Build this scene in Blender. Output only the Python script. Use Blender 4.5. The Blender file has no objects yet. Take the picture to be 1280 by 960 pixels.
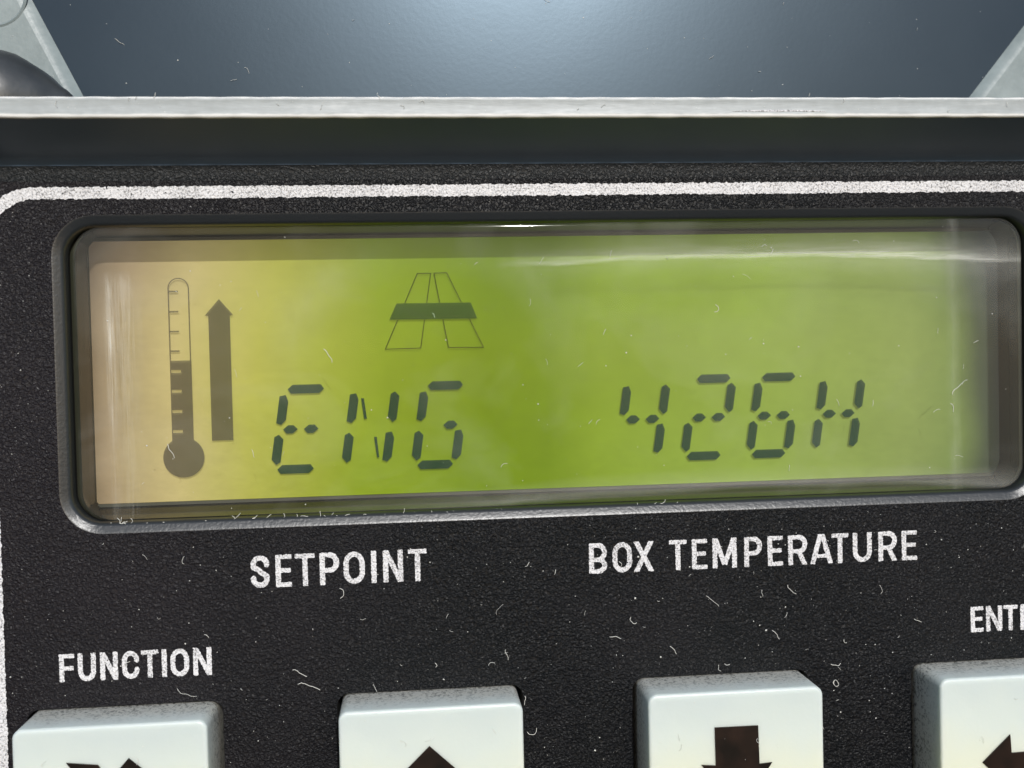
import bpy, math, random
import numpy as np
from mathutils import Vector, Matrix
from mathutils.geometry import tessellate_polygon

# ------------------------------------------------------------------ camera, sky, sun, exposure
# Panel frame used below (millimetres): x right, y up the panel, z out of the panel towards the viewer.
SC = bpy.context.scene
MM = 0.001
def W(x, y, z=0.0):
    return (x*MM, -z*MM, y*MM)

cam_d = bpy.data.cameras.new('camera'); cam = bpy.data.objects.new('camera', cam_d)
SC.collection.objects.link(cam); SC.camera = cam
cam_d.sensor_width = 36.0; cam_d.lens = 36.56
cam_d.clip_start = 0.005; cam_d.clip_end = 50.0
cam_d.dof.use_dof = True; cam_d.dof.focus_distance = 0.131; cam_d.dof.aperture_fstop = 26.0
Rc = Matrix(((0.995091, 0.025328, -0.095664), (-0.023155, 0.999450, 0.023757), (0.096213, -0.021425, 0.995130)))
Mp = Matrix(((1, 0, 0), (0, 0, -1), (0, 1, 0)))
cam.matrix_world = Matrix.Translation(Vector(W(0, 0, 130))) @ (Mp @ Rc).to_4x4()

SUN_EL, SUN_AZ = 27.0, 7.0         # degrees above the panel's normal; azimuth, positive = from the right
wd = bpy.data.worlds.new('World'); SC.world = wd; wd.use_nodes = True
wn = wd.node_tree; bg = wn.nodes['Background']
sky = wn.nodes.new('ShaderNodeTexSky'); sky.sky_type = 'NISHITA'; sky.sun_disc = False
sky.sun_elevation = math.radians(SUN_EL)
sky.sun_rotation = math.radians(180.0 - SUN_AZ)
wn.links.new(sky.outputs[0], bg.inputs[0]); bg.inputs[1].default_value = 0.12
sl = bpy.data.lights.new('sun', 'SUN'); sl.energy = 3.2; sl.angle = math.radians(0.6); sl.color = (1, 0.985, 0.965)
sun = bpy.data.objects.new('sun', sl); SC.collection.objects.link(sun)
el, az = math.radians(SUN_EL), math.radians(SUN_AZ)
tosun = Vector((math.sin(az)*math.cos(el), -math.cos(az)*math.cos(el), math.sin(el)))
sun.rotation_euler = tosun.to_track_quat('Z', 'Y').to_euler()
SC.view_settings.view_transform = 'Standard'; SC.view_settings.look = 'None'
SC.view_settings.exposure = 0.0; SC.view_settings.gamma = 1.0
SC.view_settings.use_curve_mapping = False
SC.cycles.max_bounces = 10; SC.cycles.transparent_max_bounces = 12
SC.cycles.caustics_reflective = False; SC.cycles.caustics_refractive = False
SC.cycles.use_denoising = True

rnd = random.Random(7); nr = np.random.RandomState(5)

# ------------------------------------------------------------------ materials
class MT:
    def __init__(s, name, **kw):
        s.m = bpy.data.materials.new(name); s.m.use_nodes = True
        s.t = s.m.node_tree; s.b = s.t.nodes['Principled BSDF']; s.out = s.t.nodes['Material Output']
        s.tc = s.t.nodes.new('ShaderNodeTexCoord')
        for k, v in kw.items(): s.set(k, v)
    def set(s, k, v):
        names = dict(col='Base Color', rough='Roughness', metal='Metallic', spec='Specular IOR Level', coat='Coat Weight',
                     coatr='Coat Roughness', em='Emission Color', ems='Emission Strength', alpha='Alpha', sss='Subsurface Weight', trans='Transmission Weight')
        i = s.b.inputs[names[k]]
        if hasattr(v, 'links'): s.t.links.new(v, i)
        else: i.default_value = (*v, 1) if isinstance(v, tuple) and len(v) == 3 else v
    def n(s, typ, **ins):
        nd = s.t.nodes.new(typ)
        for k, v in ins.items():
            k = int(k[1:]) if k[0] == '_' and k[1:].isdigit() else k.replace('_', ' ')
            if isinstance(k, str) and k not in nd.inputs:
                setattr(nd, k.replace(' ', '_'), v); continue
            if hasattr(v, 'links'): s.t.links.new(v, nd.inputs[k])
            else: nd.inputs[k].default_value = v
        return nd
    def obj(s): return s.tc.outputs['Object']
    def scaled(s, sx, sy, sz, rot=(0, 0, 0)):
        mp = s.n('ShaderNodeMapping'); s.t.links.new(s.obj(), mp.inputs['Vector'])
        mp.inputs['Scale'].default_value = (sx, sy, sz); mp.inputs['Rotation'].default_value = rot
        return mp.outputs[0]
    def noise(s, scale, detail=2.0, rough=0.5, dist=0.0, vec=None):
        nd = s.n('ShaderNodeTexNoise', Scale=scale, Detail=detail, Roughness=rough, Distortion=dist)
        s.t.links.new(vec or s.obj(), nd.inputs['Vector']); return nd.outputs['Fac']
    def ramp(s, fac, pts, interp='LINEAR'):
        nd = s.n('ShaderNodeValToRGB'); s.t.links.new(fac, nd.inputs[0]); cr = nd.color_ramp; cr.interpolation = interp
        while len(cr.elements) < len(pts): cr.elements.new(0.5)
        for e, (p, c) in zip(cr.elements, pts):
            e.position = p; e.color = (*c, 1) if isinstance(c, tuple) else (c, c, c, 1)
        return nd.outputs[0]
    def math(s, op, a, b=0.0, clamp=False):
        nd = s.n('ShaderNodeMath', operation=op, use_clamp=clamp)
        for i, v in enumerate((a, b)):
            if hasattr(v, 'links'): s.t.links.new(v, nd.inputs[i])
            else: nd.inputs[i].default_value = v
        return nd.outputs[0]
    def mix(s, f, a, b):
        nd = s.n('ShaderNodeMix', data_type='RGBA')
        for i, v in ((0, f), (6, a), (7, b)):
            if hasattr(v, 'links'): s.t.links.new(v, nd.inputs[i])
            else: nd.inputs[i].default_value = (*v, 1) if isinstance(v, tuple) else v
        return nd.outputs[2]
    def bump(s, h, dist, strength=1.0):
        nd = s.n('ShaderNodeBump', Height=h, Distance=dist, Strength=strength)
        s.t.links.new(nd.outputs[0], s.b.inputs['Normal']); return nd
    def xyz(s):
        nd = s.n('ShaderNodeSeparateXYZ'); s.t.links.new(s.obj(), nd.inputs[0]); return nd.outputs
    def map(s, v, a, b, c=0.0, d=1.0):
        nd = s.n('ShaderNodeMapRange'); s.t.links.new(v, nd.inputs[0])
        for i, q in enumerate((a, b, c, d)): nd.inputs[i+1].default_value = q
        return nd.outputs[0]

def grain(m):
    # leathery powder-coat relief: pebbles about 0.4 mm across
    a = m.noise(2700, 2.0, 0.55, 0.6)
    b = m.noise(900, 1.0, 0.5)
    return m.math('ADD', m.ramp(a, [(0.38, 0.0), (0.66, 1.0)], 'EASE'), m.math('MULTIPLY', b, 0.5))

def m_faceplate():
    m = MT('black textured paint', rough=0.34, spec=0.24)
    v = m.noise(60, 3, 0.6)
    m.set('col', m.ramp(v, [(0.3, (0.0036, 0.0046, 0.0058)), (0.7, (0.006, 0.0064, 0.0082))]))
    sheen_film = m.math('ADD', m.ramp(m.map(m.math('ADD', m.xyz()[0], m.math('MULTIPLY', m.noise(40, 3), 0.03)), -0.04, 0.01), [(0, 1.0), (1, 0.0)]), m.ramp(m.noise(26, 4, 0.6), [(0.5, 0.0), (0.75, 0.5)]), clamp=True)  # reflected sheen at the left painted as paler colour, plus random dusty patches
    m.set('col', m.mix(sheen_film, m.b.inputs['Base Color'].links[0].from_socket, (0.0135, 0.0118, 0.0145)))
    m.set('rough', m.math('ADD', m.map(m.noise(300, 3), 0.3, 0.7, 0.26, 0.36), m.map(m.noise(24, 4, 0.6), 0.35, 0.65, 0.0, 0.14)))
    m.bump(grain(m), 0.00012, 1.0); return m.m
def m_paint():
    m = MT('white screen print', rough=0.6, spec=0.3)
    sp = m.noise(4200, 2.5, 0.6)
    big = m.noise(260, 2)
    f = m.math('ADD', sp, m.math('MULTIPLY', big, 0.25))
    m.set('col', m.ramp(f, [(0.47, (0.22, 0.22, 0.225)), (0.60, (0.62, 0.62, 0.64)), (0.8, (0.72, 0.72, 0.74))]))
    m.bump(grain(m), 0.00012, 0.7); return m.m
def m_bevel():
    m = MT('smooth black bevel paint', rough=0.33, col=(0.02, 0.023, 0.026), spec=0.6)
    m.bump(m.noise(2600, 3, 0.6), 0.00006, 0.6); return m.m
def m_wall():
    m = MT('smooth dark housing plastic', rough=0.38, col=(0.075, 0.108, 0.155), spec=0.5)
    v = m.noise(110, 4, 0.6)
    m.set('rough', m.map(v, 0.3, 0.7, 0.33, 0.45))
    m.bump(m.noise(3000, 2), 0.00002, 0.5); return m.m
def m_fillet():
    m = MT('satin black fillet paint', rough=0.45, spec=0.35, col=(0.012, 0.014, 0.016))
    x = m.xyz(); f = m.map(x[2], 0.0226, 0.0245, 1.0, 0.12)
    m.bump(m.math('MULTIPLY', grain(m), f), 0.00016, 1.0); return m.m
def m_black():
    return MT('dull black cavity', rough=0.6, col=(0.006, 0.006, 0.006)).m
def m_rim():
    m = MT('pale grey rim plastic', rough=0.45, spec=0.5)
    v = m.noise(1.0, 5, 0.65, vec=m.scaled(160, 1200, 1200))
    w = m.noise(900, 3)
    m.set('col', m.ramp(m.math('ADD', m.math('MULTIPLY', v, 0.7), m.math('MULTIPLY', w, 0.3)),
                        [(0.3, (0.26, 0.285, 0.29)), (0.55, (0.33, 0.36, 0.37)), (0.75, (0.45, 0.48, 0.49))]))
    x = m.xyz(); yy = m.math('ADD', x[2], m.math('MULTIPLY', m.math('SUBTRACT', m.noise(500, 3), 0.5), 0.0003))
    edge_glint = m.ramp(m.map(yy, 0.0283, 0.0308), [(0.0, 1.0), (0.13, 1.0), (0.21, 0.0), (0.86, 0.0), (0.93, 1.0), (1.0, 1.0)])  # highlight lines along both rim edges, painted as lighter colour
    col = m.b.inputs['Base Color'].links[0].from_socket
    m.set('col', m.mix(m.math('MULTIPLY', edge_glint, 0.85), col, (0.78, 0.78, 0.76)))
    m.bump(v, 0.00008, 0.6); return m.m
def m_cover():
    m = MT('grey cover plastic', rough=0.4, spec=0.5)
    v = m.noise(150, 5, 0.65)
    m.set('col', m.ramp(v, [(0.3, (0.14, 0.175, 0.18)), (0.7, (0.24, 0.285, 0.29))]))
    m.bump(m.noise(1200, 4), 0.00005, 0.7); return m.m
def m_shadow_plate():  # shadow falling on the cover, put into a darker plate colour
    m = MT('dark glossy cover shadow plate', rough=0.36, spec=0.5, col=(0.008, 0.012, 0.018))
    m.b.inputs['Specular Tint'].default_value = (0.62, 0.82, 1.0, 1)  # blue of the reflected sky put into the specular tint
    m.set('rough', m.map(m.noise(60, 4), 0.3, 0.7, 0.29, 0.33))
    m.bump(m.noise(1500, 3), 0.000012, 0.3); return m.m
def m_hinge():
    m = MT('dark polished hinge metal', rough=0.4, spec=1.0)
    m.set('col', m.ramp(m.noise(300, 4), [(0.3, (0.02, 0.023, 0.025)), (0.7, (0.04, 0.044, 0.045))]))
    m.bump(m.noise(1500, 3), 0.00004, 0.6); return m.m
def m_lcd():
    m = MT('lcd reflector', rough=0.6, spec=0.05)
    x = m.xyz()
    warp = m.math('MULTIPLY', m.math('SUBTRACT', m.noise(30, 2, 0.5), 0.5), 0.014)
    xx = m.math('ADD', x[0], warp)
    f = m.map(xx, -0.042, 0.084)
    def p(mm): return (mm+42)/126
    col = m.ramp(f, [(p(-42), (0.18, 0.13, 0.09)), (p(-37), (0.42, 0.32, 0.19)), (p(-29), (0.62, 0.52, 0.22)), (p(-19), (0.50, 0.50, 0.09)),  # warm reflection at the left end is painted into these colours
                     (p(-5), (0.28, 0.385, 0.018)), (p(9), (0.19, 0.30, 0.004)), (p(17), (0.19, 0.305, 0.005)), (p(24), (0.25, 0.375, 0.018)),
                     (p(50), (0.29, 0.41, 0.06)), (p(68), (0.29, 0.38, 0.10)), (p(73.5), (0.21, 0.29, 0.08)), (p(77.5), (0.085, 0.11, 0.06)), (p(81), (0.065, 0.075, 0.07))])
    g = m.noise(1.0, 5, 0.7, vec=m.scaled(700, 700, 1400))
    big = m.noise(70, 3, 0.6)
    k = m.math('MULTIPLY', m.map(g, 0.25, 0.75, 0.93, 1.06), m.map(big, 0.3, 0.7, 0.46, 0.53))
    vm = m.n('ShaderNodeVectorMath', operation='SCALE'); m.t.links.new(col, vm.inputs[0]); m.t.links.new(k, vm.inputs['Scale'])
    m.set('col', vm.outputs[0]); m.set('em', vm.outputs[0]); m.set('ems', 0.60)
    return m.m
def m_seg(name, c, a):
    m = MT(name, rough=0.6, spec=0.03, col=c, alpha=a); return m.m
def m_lens():
    # clear acrylic: Fresnel gloss over clear, with reflections, smudges and scuffs painted as pale haze
    m = MT('clear acrylic with scuffs and painted glare'); t = m.t
    tr = m.n('ShaderNodeBsdfTransparent', Color=(0.97, 0.98, 0.97, 1)); gl = m.n('ShaderNodeBsdfGlossy', Roughness=0.06)
    df = m.n('ShaderNodeBsdfDiffuse', Color=(0.85, 0.86, 0.8, 1))
    fr = m.n('ShaderNodeFresnel', IOR=1.49)
    bp = m.n('ShaderNodeBump', Height=m.noise(500, 3), Distance=0.00001, Strength=0.4)
    t.links.new(bp.outputs[0], gl.inputs['Normal'])
    m1 = m.n('ShaderNodeMixShader'); t.links.new(m.math('MULTIPLY', fr.outputs[0], 0.4), m1.inputs[0]); t.links.new(tr.outputs[0], m1.inputs[1]); t.links.new(gl.outputs[0], m1.inputs[2])
    x = m.xyz()
    # horizontal reflection near the top right, painted as haze: follows a slightly bent line
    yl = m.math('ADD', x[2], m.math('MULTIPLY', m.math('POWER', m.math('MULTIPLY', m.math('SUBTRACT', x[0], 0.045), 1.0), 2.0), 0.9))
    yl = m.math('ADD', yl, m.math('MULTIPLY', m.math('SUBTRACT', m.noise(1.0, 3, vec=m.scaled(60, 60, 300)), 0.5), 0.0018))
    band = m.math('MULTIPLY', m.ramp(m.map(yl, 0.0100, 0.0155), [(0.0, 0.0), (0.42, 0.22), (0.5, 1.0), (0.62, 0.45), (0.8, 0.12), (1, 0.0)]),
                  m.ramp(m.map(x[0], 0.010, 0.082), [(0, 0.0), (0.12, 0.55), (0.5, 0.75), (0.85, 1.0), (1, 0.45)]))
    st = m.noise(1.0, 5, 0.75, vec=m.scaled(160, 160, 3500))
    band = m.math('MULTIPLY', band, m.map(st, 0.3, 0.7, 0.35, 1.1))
    # milky vertical highlights and scuffs painted as haze down the left side
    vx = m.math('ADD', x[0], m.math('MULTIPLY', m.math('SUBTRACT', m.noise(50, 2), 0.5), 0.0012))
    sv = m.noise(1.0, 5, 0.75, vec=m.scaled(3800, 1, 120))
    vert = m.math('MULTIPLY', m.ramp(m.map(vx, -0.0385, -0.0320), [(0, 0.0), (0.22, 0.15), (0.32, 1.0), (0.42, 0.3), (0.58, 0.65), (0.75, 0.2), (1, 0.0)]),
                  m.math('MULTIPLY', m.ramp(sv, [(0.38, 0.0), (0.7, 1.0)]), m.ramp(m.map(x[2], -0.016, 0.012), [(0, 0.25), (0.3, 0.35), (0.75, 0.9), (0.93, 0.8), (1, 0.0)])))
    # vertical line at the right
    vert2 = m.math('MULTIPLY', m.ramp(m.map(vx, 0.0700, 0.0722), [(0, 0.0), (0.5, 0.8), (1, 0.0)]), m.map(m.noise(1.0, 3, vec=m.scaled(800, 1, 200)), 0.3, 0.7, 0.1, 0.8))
    # cloudy haze, heavier towards the right
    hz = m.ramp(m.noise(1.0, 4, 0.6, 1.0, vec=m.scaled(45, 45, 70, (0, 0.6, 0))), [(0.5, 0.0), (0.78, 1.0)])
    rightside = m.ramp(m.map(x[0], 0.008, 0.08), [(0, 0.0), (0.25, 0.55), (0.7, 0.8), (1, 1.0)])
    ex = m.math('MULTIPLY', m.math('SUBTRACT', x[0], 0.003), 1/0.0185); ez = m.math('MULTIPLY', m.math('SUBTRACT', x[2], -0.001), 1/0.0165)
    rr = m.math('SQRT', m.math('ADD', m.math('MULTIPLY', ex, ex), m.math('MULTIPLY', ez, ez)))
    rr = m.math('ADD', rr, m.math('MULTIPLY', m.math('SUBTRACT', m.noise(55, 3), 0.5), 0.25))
    swirl = m.math('MULTIPLY', m.ramp(m.map(rr, 0.7, 1.5), [(0, 0.0), (0.33, 1.0), (0.6, 0.35), (1, 0.0)]), m.ramp(m.map(x[2], -0.006, 0.016), [(0, 0.0), (0.6, 1.0), (1, 0.3)]))  # curved reflection painted as a pale ring of haze
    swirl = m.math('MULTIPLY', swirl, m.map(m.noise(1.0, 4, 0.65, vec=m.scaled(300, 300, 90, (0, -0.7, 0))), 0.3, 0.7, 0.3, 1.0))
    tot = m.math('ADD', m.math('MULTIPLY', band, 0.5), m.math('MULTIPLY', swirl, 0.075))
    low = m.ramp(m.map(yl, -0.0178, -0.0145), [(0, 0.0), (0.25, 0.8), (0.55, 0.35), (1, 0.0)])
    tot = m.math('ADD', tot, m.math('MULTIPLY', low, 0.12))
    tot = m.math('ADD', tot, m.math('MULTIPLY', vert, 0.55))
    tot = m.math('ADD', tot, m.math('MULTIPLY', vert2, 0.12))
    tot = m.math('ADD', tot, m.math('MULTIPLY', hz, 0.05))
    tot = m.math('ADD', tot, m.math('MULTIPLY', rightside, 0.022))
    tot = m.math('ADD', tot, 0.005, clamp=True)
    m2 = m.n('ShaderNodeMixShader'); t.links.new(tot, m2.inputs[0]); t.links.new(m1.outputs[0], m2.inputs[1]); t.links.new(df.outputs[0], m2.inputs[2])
    t.links.new(m2.outputs[0], m.out.inputs[0]); return m.m
def m_surround():
    m = MT('glossy dark lens well', rough=0.17, spec=0.22, col=(0.010, 0.011, 0.011))
    m.bump(m.noise(1.0, 3, vec=m.scaled(200, 200, 2500)), 0.00002, 0.5); return m.m
def m_key():
    m = MT('pale translucent key plastic', rough=0.38, spec=0.5, sss=0.6)
    m.b.inputs['Subsurface Radius'].default_value = (1, 1, 0.9); m.b.inputs['Subsurface Scale'].default_value = 0.002
    big = m.noise(90, 3, 0.6)
    down_tint = m.map(m.math('ADD', m.xyz()[2], m.math('MULTIPLY', m.math('SUBTRACT', big, 0.5), 0.008)), -0.0425, -0.052)  # grades from bluish at the top to yellower further down
    base = m.ramp(down_tint, [(0.0, (0.54, 0.605, 0.595)), (0.4, (0.59, 0.65, 0.61)), (1.0, (0.65, 0.68, 0.56))])
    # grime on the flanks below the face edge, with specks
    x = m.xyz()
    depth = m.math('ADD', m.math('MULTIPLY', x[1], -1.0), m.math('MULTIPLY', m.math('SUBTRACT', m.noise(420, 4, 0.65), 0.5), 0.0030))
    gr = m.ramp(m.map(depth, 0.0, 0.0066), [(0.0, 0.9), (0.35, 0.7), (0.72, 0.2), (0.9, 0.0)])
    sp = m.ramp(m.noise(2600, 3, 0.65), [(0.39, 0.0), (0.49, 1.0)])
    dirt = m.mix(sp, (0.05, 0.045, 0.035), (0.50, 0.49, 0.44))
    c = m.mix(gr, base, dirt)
    sp2 = m.ramp(m.noise(700, 2, 0.5), [(0.20, 1.0), (0.225, 0.0)])
    m.set('col', m.mix(m.math('MULTIPLY', sp2, 0.7), c, (0.12, 0.12, 0.1)))
    m.bump(m.noise(1800, 4), 0.00003, 0.5); return m.m
def m_symbol():
    m = MT('glossy dark maroon key print', rough=0.3, spec=0.5)
    m.set('col', m.ramp(m.noise(420, 4), [(0.35, (0.005, 0.004, 0.004)), (0.7, (0.018, 0.010, 0.008))])); return m.m
def m_dust():
    return MT('pale lint', rough=0.8, col=(0.66, 0.66, 0.62)).m

MAT = dict(face=m_faceplate(), paint=m_paint(), bevel=m_bevel(), wall=m_wall(), black=m_black(), rim=m_rim(), cover=m_cover(), shadow_plate=m_shadow_plate(),
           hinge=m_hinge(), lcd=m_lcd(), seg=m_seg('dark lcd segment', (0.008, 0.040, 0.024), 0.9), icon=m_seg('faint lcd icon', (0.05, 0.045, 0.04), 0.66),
           band=m_seg('green lcd band', (0.01, 0.05, 0.012), 0.70), line=m_seg('thin lcd outline', (0.02, 0.03, 0.008), 0.88),
           lens=m_lens(), surround=m_surround(), key=m_key(), symbol=m_symbol(), dust=m_dust(),
           fillet=m_fillet(), gasket=MT('olive grey gasket rubber', rough=0.5, col=(0.03, 0.032, 0.02)).m)

# ------------------------------------------------------------------ mesh helpers
class MB:
    def __init__(s): s.v = []; s.f = []; s.mi = []; s.sm = []
    def vert(s, x, y, z): s.v.append(W(x, y, z)); return len(s.v)-1
    def face(s, idx, mi=0, sm=False): s.f.append(tuple(idx)); s.mi.append(mi); s.sm.append(sm)
    def loop(s, pts, z): return [s.vert(x, y, z) for x, y in pts]
    def loft(s, loops, mi=0, sm=False, flip=False, closed=True):
        for a, b in zip(loops[:-1], loops[1:]):
            n = len(a)
            for i in range(n if closed else n-1):
                j = (i+1) % n
                q = (a[i], a[j], b[j], b[i])
                s.face(q[::-1] if flip else q, mi, sm)
    def holed(s, outer, holes, z, mi=0):
        polys = [[Vector((x, y, 0)) for x, y in p] for p in [outer]+holes]
        base = len(s.v)
        for p in polys:
            for q in p: s.vert(q.x, q.y, z)
        flat = [q for p in polys for q in p]
        for t in tessellate_polygon(polys):
            a, b, c = (flat[i] for i in t)
            if (b-a).cross(c-a).z < 0: t = t[::-1]
            s.face([base+i for i in t], mi)
    def build(s, name, mats, parent=None, auto=None):
        me = bpy.data.meshes.new(name); me.from_pydata(s.v, [], s.f); me.update()
        for m in (mats if isinstance(mats, (list, tuple)) else [mats]): me.materials.append(m)
        me.polygons.foreach_set('material_index', s.mi); me.polygons.foreach_set('use_smooth', s.sm); me.update()
        o = bpy.data.objects.new(name, me); SC.collection.objects.link(o)
        if parent: o.parent = parent
        return o
def empty(name, label, cat):
    o = bpy.data.objects.new(name, None); SC.collection.objects.link(o); o.empty_display_size = 0.01
    o['label'] = label; o['category'] = cat; return o
def rrect(x0, y0, x1, y1, r, n=10):
    p = []
    for cx, cy, a in ((x1-r, y1-r, 0), (x0+r, y1-r, 90), (x0+r, y0+r, 180), (x1-r, y0+r, 270)):
        for i in range(n+1):
            t = math.radians(a+90*i/n); p.append((cx+r*math.cos(t), cy+r*math.sin(t)))
    return p
def inset_rr(b, r, d, n=10):
    x0, y0, x1, y1 = b; return rrect(x0+d, y0+d, x1-d, y1-d, max(r-d, 0.05), n)

# smooth value noise for ragged print edges
def vnoise(X, Y, s, seed):
    rs = np.random.RandomState(seed); g = rs.rand(256, 256)*2-1
    u, v = X/s+300, Y/s+300; i, j = np.floor(u).astype(int), np.floor(v).astype(int); fu, fv = u-i, v-j
    fu = fu*fu*(3-2*fu); fv = fv*fv*(3-2*fv)
    G = lambda a, b: g[a % 256, b % 256]
    return (G(i, j)*(1-fu)+G(i+1, j)*fu)*(1-fv)+(G(i, j+1)*(1-fu)+G(i+1, j+1)*fu)*fv
def fill_field(mb, F, xs, ys, z, mi=0):
    """polygons for F<0 on a grid (marching squares with full cells merged along rows)"""
    ny, nx = F.shape; ins = F < 0
    full = ins[:-1, :-1] & ins[1:, :-1] & ins[:-1, 1:] & ins[1:, 1:]
    anyc = ins[:-1, :-1] | ins[1:, :-1] | ins[:-1, 1:] | ins[1:, 1:]
    for j in range(ny-1):
        row = full[j]; i = 0
        idx = np.flatnonzero(row)
        if len(idx):
            br = np.flatnonzero(np.diff(idx) > 1)
            st = np.r_[idx[0], idx[br+1]]; en = np.r_[idx[br], idx[-1]]+1
            for a, b in zip(st, en):
                mb.face([mb.vert(xs[a], ys[j], z), mb.vert(xs[b], ys[j], z), mb.vert(xs[b], ys[j+1], z), mb.vert(xs[a], ys[j+1], z)], mi)
    js, is_ = np.nonzero(anyc & ~full)
    for j, i in zip(js, is_):
        c = [(xs[i], ys[j], F[j, i]), (xs[i+1], ys[j], F[j, i+1]), (xs[i+1], ys[j+1], F[j+1, i+1]), (xs[i], ys[j+1], F[j+1, i])]
        out = []
        for k in range(4):
            a, b = c[k], c[(k+1) % 4]
            if a[2] < 0: out.append((a[0], a[1]))
            if (a[2] < 0) != (b[2] < 0):
                t = a[2]/(a[2]-b[2]); out.append((a[0]+t*(b[0]-a[0]), a[1]+t*(b[1]-a[1])))
        if len(out) > 2: mb.face([mb.vert(x, y, z) for x, y in out], mi)

# ------------------------------------------------------------------ lettering (drawn from strokes)
def sd_box(X, Y, x0, y0, x1, y1, t, r=0.10):
    L = math.hypot(x1-x0, y1-y0); ux, uy = (x1-x0)/L, (y1-y0)/L; cx, cy = (x0+x1)/2, (y0+y1)/2
    a = np.abs((X-cx)*ux+(Y-cy)*uy)-(L/2-r); b = np.abs(-(X-cx)*uy+(Y-cy)*ux)-(t/2-r)
    return np.hypot(np.maximum(a, 0), np.maximum(b, 0))+np.minimum(np.maximum(a, b), 0)-r
def sd_poly(X, Y, pts, t):
    d = np.full(X.shape, 1e9)
    for (x0, y0), (x1, y1) in zip(pts[:-1], pts[1:]):
        dx, dy = x1-x0, y1-y0; q = max(dx*dx+dy*dy, 1e-9)
        h = np.clip(((X-x0)*dx+(Y-y0)*dy)/q, 0, 1); d = np.minimum(d, np.hypot(X-x0-h*dx, Y-y0-h*dy))
    return d-t/2
def arc(cx, cy, rx, ry, a0, a1, n=14):
    return [(cx+rx*math.cos(math.radians(a0+(a1-a0)*i/n)), cy+ry*math.sin(math.radians(a0+(a1-a0)*i/n))) for i in range(n+1)]
def letter(ch, X, Y, w, h, t):
    """distance field of a condensed sans capital in the box 0..w, 0..h"""
    l, r, b, tp, m = t/2, w-t/2, t/2, h-t/2, h/2
    B = lambda *a: sd_box(X, Y, *a, t); P = lambda p: sd_poly(X, Y, p, t)
    th = t*0.88; H = lambda x0, x1, y: sd_box(X, Y, x0, y, x1, y, th)
    V = lambda x: B(x, 0, x, h); yt, yb = h-th/2, th/2
    mn = lambda *a: np.minimum.reduce(a)
    rr = (r-l)/2; cx = (l+r)/2; ry = min(rr*1.15, h/2-t/2)
    clip = lambda d: np.maximum(d, np.maximum(np.maximum(-X, X-w), np.maximum(-Y, Y-h)))
    if ch == 'I': return V(w/2)
    if ch == 'E': return mn(V(l), H(0, w, yt), H(0, w*0.93, m+0.05), H(0, w, yb))
    if ch == 'F': return mn(V(l), H(0, w, yt), H(0, w*0.93, m-0.05))
    if ch == 'T': return mn(V(w/2), H(0, w, yt))
    if ch == 'N': return mn(V(l), V(r), clip(B(l*0.75, h+0.1, w-l*0.75, -0.1)))
    if ch == 'M': return mn(V(l), V(r), clip(B(l, h+0.1, w/2, h*0.12)), clip(B(r, h+0.1, w/2, h*0.12)))
    if ch == 'A':
        a = clip(B(l*0.85, -0.1, w/2-0.08, h+0.1)); c = clip(B(w-l*0.85, -0.1, w/2+0.08, h+0.1)); return mn(a, c, sd_box(X, Y, w*0.25, h*0.27, w*0.75, h*0.27, th*0.85))
    if ch == 'X': return mn(clip(B(l, -0.1, w-l, h+0.1)), clip(B(l, h+0.1, w-l, -0.1)))
    if ch == 'O':
        p = arc(cx, tp-ry, rr, ry, 0, 180)+arc(cx, b+ry, rr, ry, 180, 360); return P(p+[p[0]])
    if ch == 'U': return mn(B(l, b+ry-0.1, l, h), B(r, b+ry-0.1, r, h), P(arc(cx, b+ry, rr, ry, 180, 360)))
    if ch == 'C': return P([(r, h*0.66)]+arc(cx, tp-ry, rr, ry, 0, 180)+arc(cx, b+ry, rr, ry, 180, 360)+[(r, h*0.34)])
    if ch == 'S':
        k = (h-t)/4
        return P([(r, h-t/2-k*1.05)]+arc(cx, tp-k*0.95, rr, k*0.95, 5, 165)+[(l+0.02, tp-k*1.35), (cx-0.1, m+0.14), (cx+0.1, m-0.14), (r-0.02, b+k*1.35)]+arc(cx, b+k*0.95, rr, k*0.95, -15, -175)+[(l, b+k*1.05)])
    if ch in 'PRB':
        k = h*0.235; yc = yt-k; x1 = r-k*0.9
        bowl = mn(H(0, x1+0.1, yt), P(arc(x1, yc, r-x1, k, 90, -90)), H(0, x1+0.1, yc-k))
        if ch == 'P': return mn(V(l), bowl)
        if ch == 'R': return mn(V(l), bowl, clip(B(w*0.52, h*0.5, w-l*0.95, -0.1)))
        k2 = (yc-k-yb)/2
        return mn(V(l), bowl, H(0, x1+0.1, yb), P(arc(x1, yb+k2, r-x1, k2, 90, -90)))
def word(spans, y0, h, t, seed, parent, label):
    mb = MB(); c = 0.065
    for k, (ch, xa, xb) in enumerate(spans):
        w = xb-xa
        xs = np.arange(-0.35, w+0.36, c); ys = np.arange(-0.35, h+0.36, c); X, Y = np.meshgrid(xs, ys)
        F = letter(ch, X, Y, w, h, t)
        F = F+0.04*vnoise(X+xa, Y, 0.16, seed)+0.025*vnoise(X+xa, Y, 0.09, seed+1)+0.02
        pin = vnoise(X+xa, Y, 0.13, seed+2)*0.5+vnoise(X+xa, Y, 0.25, seed+3)*0.5
        F = np.maximum(F, (pin-0.66)*0.6)      # pinholes where ink missed the relief
        fill_field(mb, F, xs+xa, ys+y0, 0.035)
    o = mb.build('lettering', MAT['paint'], parent); o['label'] = label; return o

# ------------------------------------------------------------------ the controller
ctl = empty('temperature_controller', 'black textured control panel with a green display over pale push buttons', 'controller')
ctl.location = (0, 0, 0)

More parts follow.
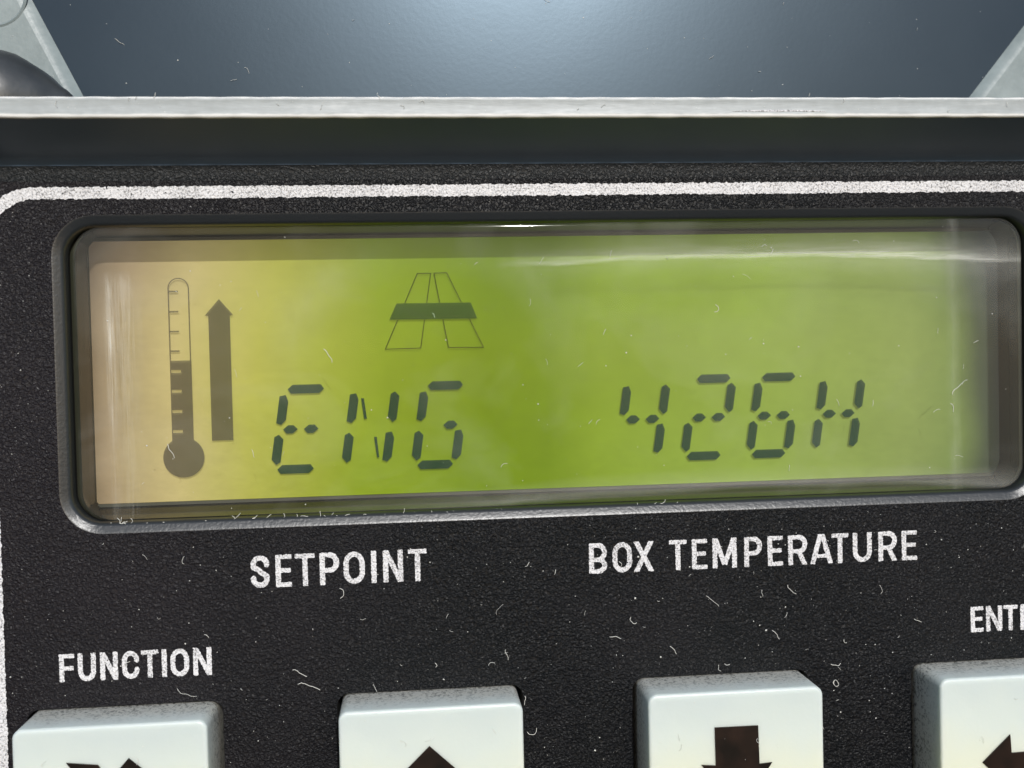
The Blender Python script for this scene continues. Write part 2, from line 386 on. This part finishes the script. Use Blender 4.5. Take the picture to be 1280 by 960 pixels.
FX0, FX1, FY0, FY1 = -57.0, 103.0, -76.0, 22.6
WIN = (-42.75, -20.05, 82.9, 18.55); WR = 5.0
KEYX = (-46.85, -9.7, 27.65, 64.85); KW = 22.0; KY1 = -41.3; KY0 = -63.3; KH = 6.5
fp = MB()
holes = [rrect(*WIN, WR)]
kb = [(x-0.62, KY0-0.5, x+KW+0.72, KY1+0.22) for x in KEYX]
holes += [rrect(*b, 1.6, 6) for b in kb]
fp.holed([(FX0, FY0), (FX1, FY0), (FX1, FY1), (FX0, FY1)], holes, 0.0, 0)
# rolled bevel into the display window (surface 1) then a straight drop (2)
prof = [(0, 0), (0.08, -0.015), (0.2, -0.06), (0.5, -0.2), (0.85, -0.36), (1.12, -0.5), (1.26, -0.9), (1.34, -2.0)]
loops = [fp.loop(inset_rr(WIN, WR, d), z) for d, z in prof]
fp.loft(loops, 1, True, flip=True)
lo = [fp.loop(inset_rr(WIN, WR, 1.37), z) for z in (-2.0, -9.5)]
fp.loft(lo, 2, False, flip=True)
for b in kb:
    lo = [fp.loop(inset_rr(b, 1.6, d, 6), z) for d, z in ((0, 0), (0.05, -0.06), (0.07, -0.3), (0.07, -5.0))]
    fp.loft(lo, 2, False, flip=True)
# outer flanks of the plate
o4 = [(FX0, FY0), (FX1, FY0), (FX1, FY1), (FX0, FY1)]
lo = [fp.loop(o4, 0.0), fp.loop(o4, -2.0)]; fp.loft(lo, 0)
faceplate = fp.build('faceplate', [MAT['face'], MAT['bevel'], MAT['black']], ctl)

# border stripe: ragged printed line following the panel edge
st = MB(); c = 0.11
def stripe(x0, x1, y0, y1):
    xs = np.arange(x0, x1, c); ys = np.arange(y0, y1, c); X, Y = np.meshgrid(xs, ys)
    ax0, ay0, ax1, ay1, r = -50.42, -69.0, 96.0, 21.2, 6.0
    qx = np.abs(X-(ax0+ax1)/2)-(ax1-ax0)/2+r; qy = np.abs(Y-(ay0+ay1)/2)-(ay1-ay0)/2+r
    F = np.abs(np.hypot(np.maximum(qx, 0), np.maximum(qy, 0))+np.minimum(np.maximum(qx, qy), 0)-r)-0.75
    F = F+0.10*vnoise(X, Y, 0.28, 31)+0.07*vnoise(X, Y, 0.15, 32)+0.03
    pin = vnoise(X, Y, 0.2, 33)*0.6+vnoise(X, Y, 0.4, 34)*0.4
    F = np.maximum(F, (pin-0.68)*0.6)
    fill_field(st, F, xs, ys, 0.035)
stripe(-52, 98, 12.4+0.0, 22.5); stripe(-52, -42.8, -71, 12.4-0.0); stripe(90, 98, -71, 12.4); stripe(-42.8, 90.0, -71, -66.5)
st.build('border_stripe', MAT['paint'], faceplate)
# the words
word([('S', -20.36, -18.05), ('E', -17.35, -15.34), ('T', -14.98, -12.5), ('P', -11.97, -9.54), ('O', -9.05, -6.4), ('I', -5.75, -4.87), ('N', -4.18, -1.67), ('T', -1.08, 1.3)],
     -27.45, 4.05, 0.68, 50, faceplate, 'white printed word SETPOINT')
word([('B', 21.78, 24.13), ('O', 24.8, 27.36), ('X', 27.5, 30.25), ('T', 32.15, 34.5), ('E', 35.13, 37.18), ('M', 37.84, 41.06), ('P', 42.01, 44.43), ('E', 45.13, 47.18), ('R', 47.85, 50.45),
      ('A', 50.8, 53.86), ('T', 53.68, 55.97), ('U', 56.53, 59.13), ('R', 59.99, 62.55), ('E', 63.16, 65.28)], -27.48, 3.9, 0.66, 60, faceplate, 'white printed words BOX TEMPERATURE')
word([('F', -43.45, -41.6), ('U', -41.25, -39.1), ('N', -38.64, -36.5), ('C', -36.05, -33.98), ('T', -33.8, -31.65), ('I', -31.4, -30.62), ('O', -30.3, -28.05), ('N', -27.6, -25.34)],
     -37.9, 3.45, 0.62, 70, faceplate, 'white printed word FUNCTION')
word([('E', 72.5, 74.3), ('N', 74.62, 76.9), ('T', 77.06, 79.05), ('E', 79.4, 81.2), ('R', 81.6, 83.85)], -37.4, 3.4, 0.62, 80, faceplate, 'white printed word ENTER')

# housing: flared wall rising from the top of the plate, pale rim, back box
hs = MB()
pr = [(22.6, 0.0), (23.6, 0.06), (24.4, 0.3), (24.95, 0.8), (25.3, 1.5), (28.33, 7.75)]
HX0, HX1 = -62.0, 108.0
ls = [[hs.vert(x, y, z) for x in (HX0, HX1)] for y, z in pr]
for i, (a, b) in enumerate(zip(ls[:-1], ls[1:])): hs.face((a[0], a[1], b[1], b[0]), 0 if i > 1 else 1, True)
pts = [hs.vert(x, y, z) for x in (HX0, HX1) for y, z in ((30.7, 7.6), (30.7, -14.0))]
hs.face((pts[0], pts[2], pts[3], pts[1]), 0)
# back box behind the plate
def box(mb, x0, x1, y0, y1, z0, z1, mi=0):
    v = [mb.vert(x, y, z) for z in (z0, z1) for y in (y0, y1) for x in (x0, x1)]
    for q in ((0, 2, 3, 1), (4, 5, 7, 6), (0, 1, 5, 4), (2, 6, 7, 3), (0, 4, 6, 2), (1, 3, 7, 5)): mb.face([v[i] for i in q], mi)
box(hs, HX0, HX1, FY0-5, 30.5, -30, -12)
box(hs, HX0, FX0-0.01, FY0-5, 22.59, -12.01, 0.4); box(hs, FX1+0.01, HX1, FY0-5, 22.59, -12.01, 0.4); box(hs, FX0-0.01, FX1+0.01, FY0-5, FY0-0.01, -12.01, 0.4)
housing = hs.build('housing', [MAT['wall'], MAT['fillet']], ctl)
rm = MB()
pr = [(28.30, 7.6), (28.32, 7.85), (28.40, 8.05), (28.58, 8.14), (28.85, 8.12), (29.6, 8.05), (30.3, 8.10), (30.5, 8.14), (30.66, 8.04), (30.74, 7.85), (30.76, 5.0)]
nx = 120
ls = []
for y, z in pr:
    ls.append([rm.vert(HX0+(HX1-HX0)*i/nx, y+0.018*math.sin(i*1.7)+0.012*math.sin(i*4.1+y), z) for i in range(nx+1)])
rm.loft(ls, 0, True, closed=False, flip=False)
rim = rm.build('rim', MAT['rim'], housing); rim['label'] = 'pale grey scratched rim along the top of the housing'
sc = MB()    # a long bright gouge in the rim, right of the middle
ga = [sc.vert(39.0+11.5*i/12, 28.98+0.03*math.sin(i), 8.13) for i in range(13)]
gb = [sc.vert(39.0+11.5*i/12, 28.98+0.12*math.sin(math.pi*i/12)**0.5+0.02, 8.20) for i in range(13)]
gc = [sc.vert(39.0+11.5*i/12, 28.98+0.20*math.sin(math.pi*i/12)**0.5+0.03, 8.10) for i in range(13)]
sc.loft([ga, gb, gc], 0, True, closed=False)
sc.build('scratch', MAT['paint'], housing)['label'] = 'long pale scratch in the rim'

# ---- display
DZ = -8.0
LC = (-40.75, -17.75, 82.1, 16.65)
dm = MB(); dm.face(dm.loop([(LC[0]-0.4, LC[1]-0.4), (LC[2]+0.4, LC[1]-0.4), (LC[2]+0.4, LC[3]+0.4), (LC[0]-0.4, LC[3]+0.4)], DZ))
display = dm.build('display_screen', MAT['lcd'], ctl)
display['label'] = 'green liquid crystal display, with a warm reflection painted at its left end'
# well around it: rounded at the lens, square at the screen
LO = (-40.7, -18.75, 80.85, 17.3); LR = 3.6
sr = MB()
front = rrect(LO[0]+0.12, LO[1]+0.12, LO[2]-0.12, LO[3]-0.12, LR-0.1); mid = rrect(LO[0]+0.1, LO[1]+0.4, LO[2]+0.5, LO[3]-0.4, 1.2); back = rrect(LC[0], LC[1], LC[2], LC[3], 0.12)
l3 = [sr.loop(front, -1.9), sr.loop(mid, -4.9), sr.loop(back, -7.4)]
sr.loft(l3, 0, False, flip=True)
gk = [sr.loop(back, -7.4), sr.loop(rrect(LC[0]+0.02, LC[1]+0.36, LC[2]-0.03, LC[3]-0.36, 0.1), -7.42), sr.loop(rrect(LC[0]+0.02, LC[1]+0.36, LC[2]-0.03, LC[3]-0.36, 0.1), -7.98)]
sr.loft(gk, 1, False, flip=True)
fl = [sr.loop(rrect(LO[0]-0.75, LO[1]-0.1, LO[2]+0.75, LO[3]+0.1, LR), -2.6), sr.loop(front, -1.95)]
sr.loft(fl, 1, False, flip=True)
sr.build('display_surround', [MAT['surround'], MAT['gasket']], ctl)
# clear lens with a rounded shoulder
le = MB()
pf = [(0.0, -1.30), (0.06, -1.12), (0.2, -0.95), (0.42, -0.86), (0.7, -0.84)]
ll = [le.loop(inset_rr(LO, LR, d, 14), z) for d, z in pf]
le.loft(ll, 0, True)
le.face(ll[-1])
le.build('display_lens', MAT['lens'], ctl)
lens_edge_z = -0.84

# characters: slanted segments
SL = 0.153
def seg_poly(kind, ox, w=4.7):
    """polygons in character space; ox = x of the bottom left segment tip, y from the bottom bar"""
    y0 = -13.66
    def S(u, v): return (ox+u+SL*v, y0+v)
    t = 0.60; hh = 0.58
    hb = lambda y, x0, x1: [S(x0, y), S(x0+0.55, y+hh), S(x1-0.5, y+hh), S(x1, y), S(x1-0.55, y-hh), S(x0+0.5, y-hh)]
    def vl(x, ya, yb, side):
        e = 0.62
        if side > 0: return [S(x-t, ya+e*1.2), S(x+t*0.15, ya), S(x+t, ya+0.35), S(x+t, yb-e), S(x-t*0.1, yb), S(x-t, yb-0.3)][:]
        return [S(x-t, ya+0.25), S(x+t*0.1, ya), S(x+t, ya+e), S(x+t, yb-0.9), S(x+t*0.3, yb-0.05), S(x-t, yb-0.2)]
    xl, xr = -0.30, w+0.30
    return dict(top=hb(10.42, 0.02, w), bot=hb(0.0, 0.0, w),
                ml=[S(0.1, 5.2), S(0.65, 5.2+0.55), S(1.35, 5.2+0.55), S(2.0, 5.2), S(1.4, 5.2-0.55), S(0.6, 5.2-0.55)],
                mr=[S(2.75, 5.2), S(3.35, 5.2+0.55), S(4.1, 5.2+0.55), S(4.65, 5.2), S(4.05, 5.2-0.55), S(3.3, 5.2-0.55)],
                ul=vl(xl, 5.8, 9.75, -1), ur=vl(xr, 5.8, 9.8, 1), ll=vl(xl, 0.6, 4.55, 1), lr=vl(xr, 0.6, 4.6, -1),
                d1=[S(0.60, 9.05), S(0.98, 9.0), S(1.72, 6.3), S(1.35, 6.3)], d2=[S(2.95, 3.9), S(3.3, 3.9), S(3.98, 1.15), S(3.68, 1.2)])[kind]
CH = dict(E='top ul ml mr ll bot', N='ul d1 ur ll d2 lr', G='top ul mr ll lr bot', **{'4': 'ul ur ml mr lr', '2': 'top ur ml mr ll bot', '6': 'top ul ml mr ll lr bot'}, H='ul ur ml mr ll lr')
for ch, ox in (('E', -17.75), ('N', -8.68), ('G', 0.43), ('4', 27.62), ('2', 36.72), ('6', 45.78), ('H', 54.95)):
    mb = MB()
    for k in CH[ch].split():
        p = seg_poly(k, ox); 
        a = sum(p[i][0]*p[(i+1) % len(p)][1]-p[(i+1) % len(p)][0]*p[i][1] for i in range(len(p)))
        mb.face(mb.loop(p if a > 0 else p[::-1], -7.5))
    o = mb.build('display_digit' if ch.isdigit() else 'display_letter', MAT['seg'], display)
    o['label'] = 'dark slanted segment character reading %s' % ch
# thermometer
tm = MB(); z = -7.5
xs = np.arange(-32.6, -26.5, 0.06); ys = np.arange(-14.7, 12.0, 0.06); X, Y = np.meshgrid(xs, ys)
cap = sd_poly(X, Y, [(-29.62, 10.12), (-29.62, -9.5)], 2.66)
ring = np.abs(cap+0.06)-0.075
outl = np.maximum(ring, 0.8-Y)
fill = np.maximum(np.maximum(np.abs(X+29.6)-1.36, Y-0.82), -11.0-Y); bulb = np.hypot(X+29.55, Y+11.7)-2.6
F = np.minimum(np.minimum(outl, fill), bulb)
for y in (9.72, 7.12, 4.57, 2.05): F = np.minimum(F, np.maximum(np.abs(X+30.3)-0.62, np.abs(Y-y)-0.11))
for y in (-0.54, -3.1, -5.7, -8.28): F = np.maximum(F, -np.maximum(np.abs(X+30.2)-0.62, np.abs(Y-y)-0.17))
fill_field(tm, F, xs, ys, z)
o = tm.build('thermometer_symbol', MAT['icon'], display); o['label'] = 'thermometer symbol, dark in its lower half'
am = MB(); am.face(am.loop([(-25.95, -9.64), (-23.22, -9.64), (-23.22, 6.5), (-22.78, 6.55), (-24.55, 8.66), (-26.4, 6.55), (-25.95, 6.5)], z))
o = am.build('arrow_symbol', MAT['icon'], display); o['label'] = 'tall solid up arrow symbol'
rd = MB()
def outline(p, w=0.11, skip=()):
    for i in range(len(p)-1):
        a, b = Vector(p[i]), Vector(p[i+1]); d = (b-a).normalized()*0.03; n = Vector((-d.y, d.x))/0.03*w/2
        rd.face(rd.loop([tuple(a-d-n), tuple(b+d-n), tuple(b+d+n), tuple(a-d+n)], z-0.02-0.012*i), 0)
def between(a, b, y): t = (y-a[1])/(b[1]-a[1]); return (a[0]+t*(b[0]-a[0]), y)
for (tl, bl, br, tr) in (((1.06, 11.57), (-3.37, 1.7), (1.27, 1.76), (2.81, 11.57)), ((3.23, 11.57), (4.92, 1.75), (9.55, 1.68), (4.92, 11.6))):
    for path in ([between(tl, bl, 7.7), tl, tr, between(tr, br, 7.7)], [between(tl, bl, 5.5), bl, br, between(tr, br, 5.5)]): outline(path)
rd.face(rd.loop([(-2.75, 5.55), (8.82, 5.5), (7.99, 7.64), (-1.76, 7.68)], z+0.02), 1)
o = rd.build('road_symbol', [MAT['line'], MAT['band']], display); o['label'] = 'outlined four panel road symbol crossed by a solid band'

# ---- push buttons
def make_key(x0, label):
    mb = MB(); b = (x0, KY0, x0+KW, KY1); r = 1.15
    pf = [(0.0, -4.0), (0.0, 0.4), (0.0, KH-0.40), (0.03, KH-0.24), (0.10, KH-0.11), (0.22, KH-0.03), (0.38, KH), (0.8, KH-0.01)]
    # a shade narrower towards the face, like any moulded key
    ls = [mb.loop(inset_rr(b, r, d, 6), z_) for d, z_ in pf]
    mb.loft(ls, 0, True)
    # slightly dished face
    cx, cy = x0+KW/2, (KY0+KY1)/2
    prev = ls[-1]; rim_ = inset_rr(b, r, 0.8, 6)
    for s, dz in ((0.9, -0.03), (0.7, -0.08), (0.4, -0.12), (0.1, -0.13)):
        cur = mb.loop([(cx+(x-cx)*s, cy+(y-cy)*s) for x, y in rim_], KH-0.01+dz); mb.loft([prev, cur], 0, True); prev = cur
    mb.face(prev, 0, True)
    o = mb.build('push_button', MAT['key'], ctl); o['label'] = label; return o
def symbol(parent, polys, label):
    mb = MB()
    for k_, p in enumerate(polys):
        a = sum(p[i][0]*p[(i+1) % len(p)][1]-p[(i+1) % len(p)][0]*p[i][1] for i in range(len(p)))
        if a < 0: p = p[::-1]
        top = mb.loop(p, KH+0.03+0.015*k_); bot = mb.loop(p, KH-0.2)
        base = len(mb.v)
        for t in tessellate_polygon([[Vector((x, y, 0)) for x, y in p]]):
            q = [Vector((*p[i], 0)) for i in t]
            if (q[1]-q[0]).cross(q[2]-q[0]).z < 0: t = t[::-1]
            mb.face([top[i] for i in t])
        mb.loft([bot, top], 0)
    o = mb.build('arrow_mark', MAT['symbol'], parent); o['label'] = label
k1 = make_key(KEYX[0], 'push button under the word FUNCTION')
symbol(k1, [[(-40.85, -45.4), (-37.3, -45.85), (-36.2, -47.6), (-31.2, -56.2), (-32.4, -57.0), (-33.6, -57.2), (-38.6, -48.8)],
            [(-33.85, -45.25), (-31.2, -47.6), (-34.0, -49.2), (-39.0, -57.6), (-41.2, -57.0), (-36.6, -48.3)]], 'dark crossed arrow mark')
k2 = make_key(KEYX[1], 'push button marked with an up arrow')
symbol(k2, [[(0.98, -45.9), (7.6, -52.2), (3.9, -52.2), (3.9, -59.0), (-1.9, -59.0), (-1.9, -52.2), (-5.6, -52.2)]], 'dark up arrow')
k3 = make_key(KEYX[2], 'push button marked with a down arrow')
symbol(k3, [[(35.83, -45.68), (41.31, -45.72), (41.4, -50.5), (43.0, -50.4), (38.6, -56.8), (34.1, -50.2), (35.9, -50.4)]], 'dark down arrow')
k4 = make_key(KEYX[3], 'push button marked with a left arrow')
symbol(k4, [[(70.25, -52.1), (73.95, -48.75), (74.1, -51.1), (79.2, -51.0), (79.2, -47.6), (81.4, -47.6), (81.4, -53.2), (74.1, -53.3), (73.95, -55.6)]], 'dark left arrow')

# ------------------------------------------------------------------ open cover behind the rim
cov = empty('hinged_cover', 'open grey cover with cast shadow built as a dark inset, behind the rim', 'cover')
TL = math.radians(0.5)     # the cover leans back
def cp(x, y, h=0.0):      # point on the cover plane
    d = y-31.5
    return (x, 31.5+d*math.cos(TL)+h*math.sin(TL), -9.0-d*math.sin(TL)+h*math.cos(TL))
TZ = [(-42.2, 33.5), (79.4, 33.5), (116.0, 78.0), (-64.0, 78.0)]  # outline of the cast shadow that the dark plate stands in for
def offset_poly(p, d):
    out = []
    n = len(p)
    for i in range(n):
        a, b, c_ = Vector(p[i-1]), Vector(p[i]), Vector(p[(i+1) % n])
        n1 = Vector((-(b-a).y, (b-a).x)).normalized(); n2 = Vector((-(c_-b).y, (c_-b).x)).normalized()
        m_ = (n1+n2); m_ = m_/max(m_.dot(n1), 1e-6); out.append(tuple(b+m_*d))
    return out
cb = MB()
outer = [(-100, 30.0), (145, 30.0), (145, 92), (-100, 92)]
def cploop(mb, pts, h): return [mb.vert(*cp(x, y, h)) for x, y in pts]
polys = [[Vector((x, y, 0)) for x, y in p] for p in (outer, TZ)]
flat = [q for p in polys for q in p]; base = len(cb.v)
for q in flat: cb.vert(*cp(q.x, q.y, 0))
for t in tessellate_polygon(polys):
    a, b, c_ = (flat[i] for i in t)
    if (b-a).cross(c_-a).z < 0: t = t[::-1]
    cb.face([base+i for i in t])
ls = [cploop(cb, offset_poly(TZ, d), h) for d, h in ((0, 0), (0.3, -0.08), (0.7, -0.28), (1.2, -0.62), (1.7, -0.98))]
cb.loft(ls, 0, True, flip=True)
ob = [cploop(cb, outer, 0), cploop(cb, outer, -4)]; cb.loft(ob, 0)
cb.face(ob[1][::-1])
cover_panel = cb.build('cover_panel', MAT['cover'], cov)
ins = MB(); ins.face(cploop(ins, offset_poly(TZ, 1.6), -0.8)); ins.build('cover_shadow_plate', MAT['shadow_plate'], cov)
# round moulding mark on the left cheek
bs = MB()
for r0, r1, h0, h1 in ((4.15, 3.95, 0.02, 0.16), (3.95, 3.75, 0.16, 0.02)):
    A = [cp(-51.8+r0*math.cos(t), 47.9+r0*math.sin(t), h0) for t in np.linspace(0, 2*math.pi, 49)[:-1]]
    B_ = [cp(-51.8+r1*math.cos(t), 47.9+r1*math.sin(t), h1) for t in np.linspace(0, 2*math.pi, 49)[:-1]]
    bs.loft([[bs.vert(*q) for q in A], [bs.vert(*q) for q in B_]], 0, True)
bs.build('moulded_ring', MAT['cover'], cover_panel)
# hinge barrel (turned about the x axis)
hb = MB(); ay, az_ = 32.4, -1.5
pf = [(-75, 6.3), (-49.5, 6.3), (-47.6, 6.15), (-46.3, 5.75), (-45.3, 5.15), (-44.5, 4.6), (-43.8, 4.15), (-43.1, 3.65), (-42.2, 2.9), (-41.3, 1.9), (-40.7, 1.5), (-40.1, 0.9), (-39.9, 0.02)]
ls = []
for x, r in pf: ls.append([hb.vert(x, ay+0.98*r*math.cos(t), az_+0.98*r*math.sin(t)) for t in np.linspace(0, 2*math.pi, 49)[:-1]])
hb.loft(ls, 0, True, flip=True)
hb.build('hinge_barrel', MAT['hinge'], cov)

# ------------------------------------------------------------------ lint and dust lying on everything
du = MB()
def speck(x, y, z_, r):
    a = rnd.uniform(0, 6.28); n = rnd.choice((4, 5)); q = [(x+r*rnd.uniform(0.6, 1.3)*math.cos(a+6.283*i/n), y+r*rnd.uniform(0.6, 1.3)*math.sin(a+6.283*i/n)) for i in range(n)]
    b = du.loop(q, z_); t = du.vert(x, y, z_+r*0.9); [du.face((b[i], b[(i+1) % n], t)) for i in range(n)]
def fibre(pts, z_, r=0.035):
    rings = []
    for i, (x, y) in enumerate(pts):
        a = Vector(pts[max(i-1, 0)]); b = Vector(pts[min(i+1, len(pts)-1)]); d = (b-a).normalized() if (b-a).length else Vector((1, 0)); n = Vector((-d.y, d.x))*r
        zz = z_+r+0.12*math.sin(math.pi*i/(len(pts)-1))
        rings.append([du.vert(x+n.x, y+n.y, zz), du.vert(x, y, zz+r*1.5), du.vert(x-n.x, y-n.y, zz), du.vert(x, y, zz-r)])
    du.loft(rings, 0, True, flip=True)
def curl(x, y, L, a, k, z_, r=0.035, n=9):
    p = []; 
    for i in range(n):
        p.append((x, y)); x += L/n*math.cos(a); y += L/n*math.sin(a); a += k/n*(1+0.5*math.sin(i))+rnd.gauss(0, 0.22)
    fibre(p, z_, r)
def free(x, y):   # panel area only
    if -43.3 < x < 83.5 and -20.6 < y < 19.1: return False
    return not any(kx-0.9 < x < kx+KW+0.9 and y < KY1+0.4 for kx in KEYX)
cnt = 0
while cnt < 600:
    x, y = rnd.uniform(-52, 86), rnd.uniform(-60, 22)
    if x < 10 and rnd.random() < 0.35: continue
    if y > 19 and rnd.random() < 0.7: continue
    if not free(x, y): continue
    speck(x, y, 0.06, min(0.036*math.exp(rnd.gauss(0.15, 0.5)), 0.16)); cnt += 1
cnt = 0
while cnt < 52:
    x, y = rnd.uniform(-45, 84), rnd.gauss(-37, 9)
    if not free(x, y) or not free(x+0.8, y) or not free(x-0.8, y): continue
    curl(x, y, min(0.35*math.exp(rnd.gauss(0.75, 0.6)), 3.5), rnd.uniform(0, 6.28), rnd.gauss(0, 1.6), 0.08, rnd.uniform(0.014, 0.036)); cnt += 1
for _ in range(150): speck(rnd.uniform(-39, 79), rnd.uniform(-18, 16.5), lens_edge_z+0.02, min(0.04*math.exp(rnd.gauss(0.1, 0.5)), 0.13))
for _ in range(34): curl(rnd.uniform(-37, 78), rnd.uniform(-17, 15), rnd.uniform(0.4, 1.5), rnd.uniform(0.6, 2.6), rnd.uniform(-1.8, 1.8), lens_edge_z+0.04, rnd.uniform(0.014, 0.03))
# debris caught along the bottom edge of the lens
for _ in range(170):
    x = min(max(rnd.gauss(-18, 26), -37), 78); speck(x, -19.05+rnd.uniform(-0.2, 0.15), -0.75, rnd.uniform(0.04, 0.12))
for _ in range(46):
    x = min(max(rnd.gauss(-15, 24), -36), 76); curl(x, -19.0+rnd.uniform(-0.15, 0.15), rnd.uniform(0.3, 1.2), rnd.uniform(-0.6, 0.9), rnd.uniform(-2, 2), -0.65, 0.032)
for kx in KEYX:
    for _ in range(9): speck(kx+rnd.uniform(1, 21), rnd.uniform(-50, -42.3), KH+0.01, rnd.uniform(0.03, 0.08))
    for _ in range(3): curl(kx+rnd.uniform(2, 19), rnd.uniform(-49, -43.5), rnd.uniform(0.6, 1.8), rnd.uniform(0, 6.28), rnd.uniform(-3, 3), KH+0.02, 0.025)
for _ in range(60):
    x, y = rnd.uniform(-60, 95), rnd.uniform(33, 50); q = cp(x, y, 0.03 if not -42 < x < 79 else -0.78); speck(q[0], q[1], q[2], rnd.uniform(0.03, 0.09))
for _ in range(10):
    x, y = rnd.uniform(-38, 76), rnd.uniform(34, 49); q = cp(x, y, -0.76); curl(q[0], q[1], rnd.uniform(0.4, 1.8), rnd.uniform(0, 6.28), rnd.gauss(0, 1.5), q[2], 0.022)
for _ in range(60): speck(rnd.uniform(-50, 80), rnd.uniform(28.6, 30.5), 8.1, rnd.uniform(0.02, 0.07))
for _ in range(14): curl(rnd.uniform(-50, 78), rnd.uniform(28.7, 30.6), rnd.uniform(0.3, 1.0), rnd.uniform(0.3, 2.8), rnd.gauss(0, 1.5), 8.12, 0.025)
# the larger lint seen at particular places on the panel and the lens
for x, y, L, a, k, zz in ((53.6, -43.2, 3.0, 1.9, -7.5, .1), (53.3, -40.6, 1.6, -0.5, 1.0, .1), (-15.6, -37.8, 2.2, 0.3, -1.3, .1), (-15.0, -39.6, 3.2, 0.4, -1.2, .1), (-9.6, -27.9, 1.9, -0.2, -1.7, .1),
                          (24.2, -35.6, 1.7, -0.2, -0.3, .1), (27.0, -33.2, 1.6, -1.9, 2.0, .1), (45.5, -35.8, 1.7, -0.5, 1.2, .1), (47.7, -30.0, 1.9, -1.7, 1.3, .1), (32.0, -37.2, 1.5, -0.3, 0.5, .1),
                          (-10.8, 1.8, 2.2, -0.6, -0.6, -.8), (-30.0, -9.4, 2.1, -1.3, -0.8, -.8), (38.9, 5.5, 1.6, -0.3, 2.0, -.8), (70.8, -6.0, 2.6, 1.57, 0.1, -.8), (70.5, -7.2, 1.4, 0.0, 0.5, -.8),
                          (13.4, -47.2, 2.0, -0.9, 2.4, .1), (13.2, -42.6, 1.3, -1.2, -1.2, .1)):
    curl(x, y, L, a, k, zz, 0.038, 14)
du_o = du.build('dust_and_lint', MAT['dust']); du_o['kind'] = 'stuff'; du_o['label'] = 'white lint fibres and dust specks scattered over the panel and display'; du_o['category'] = 'dust'
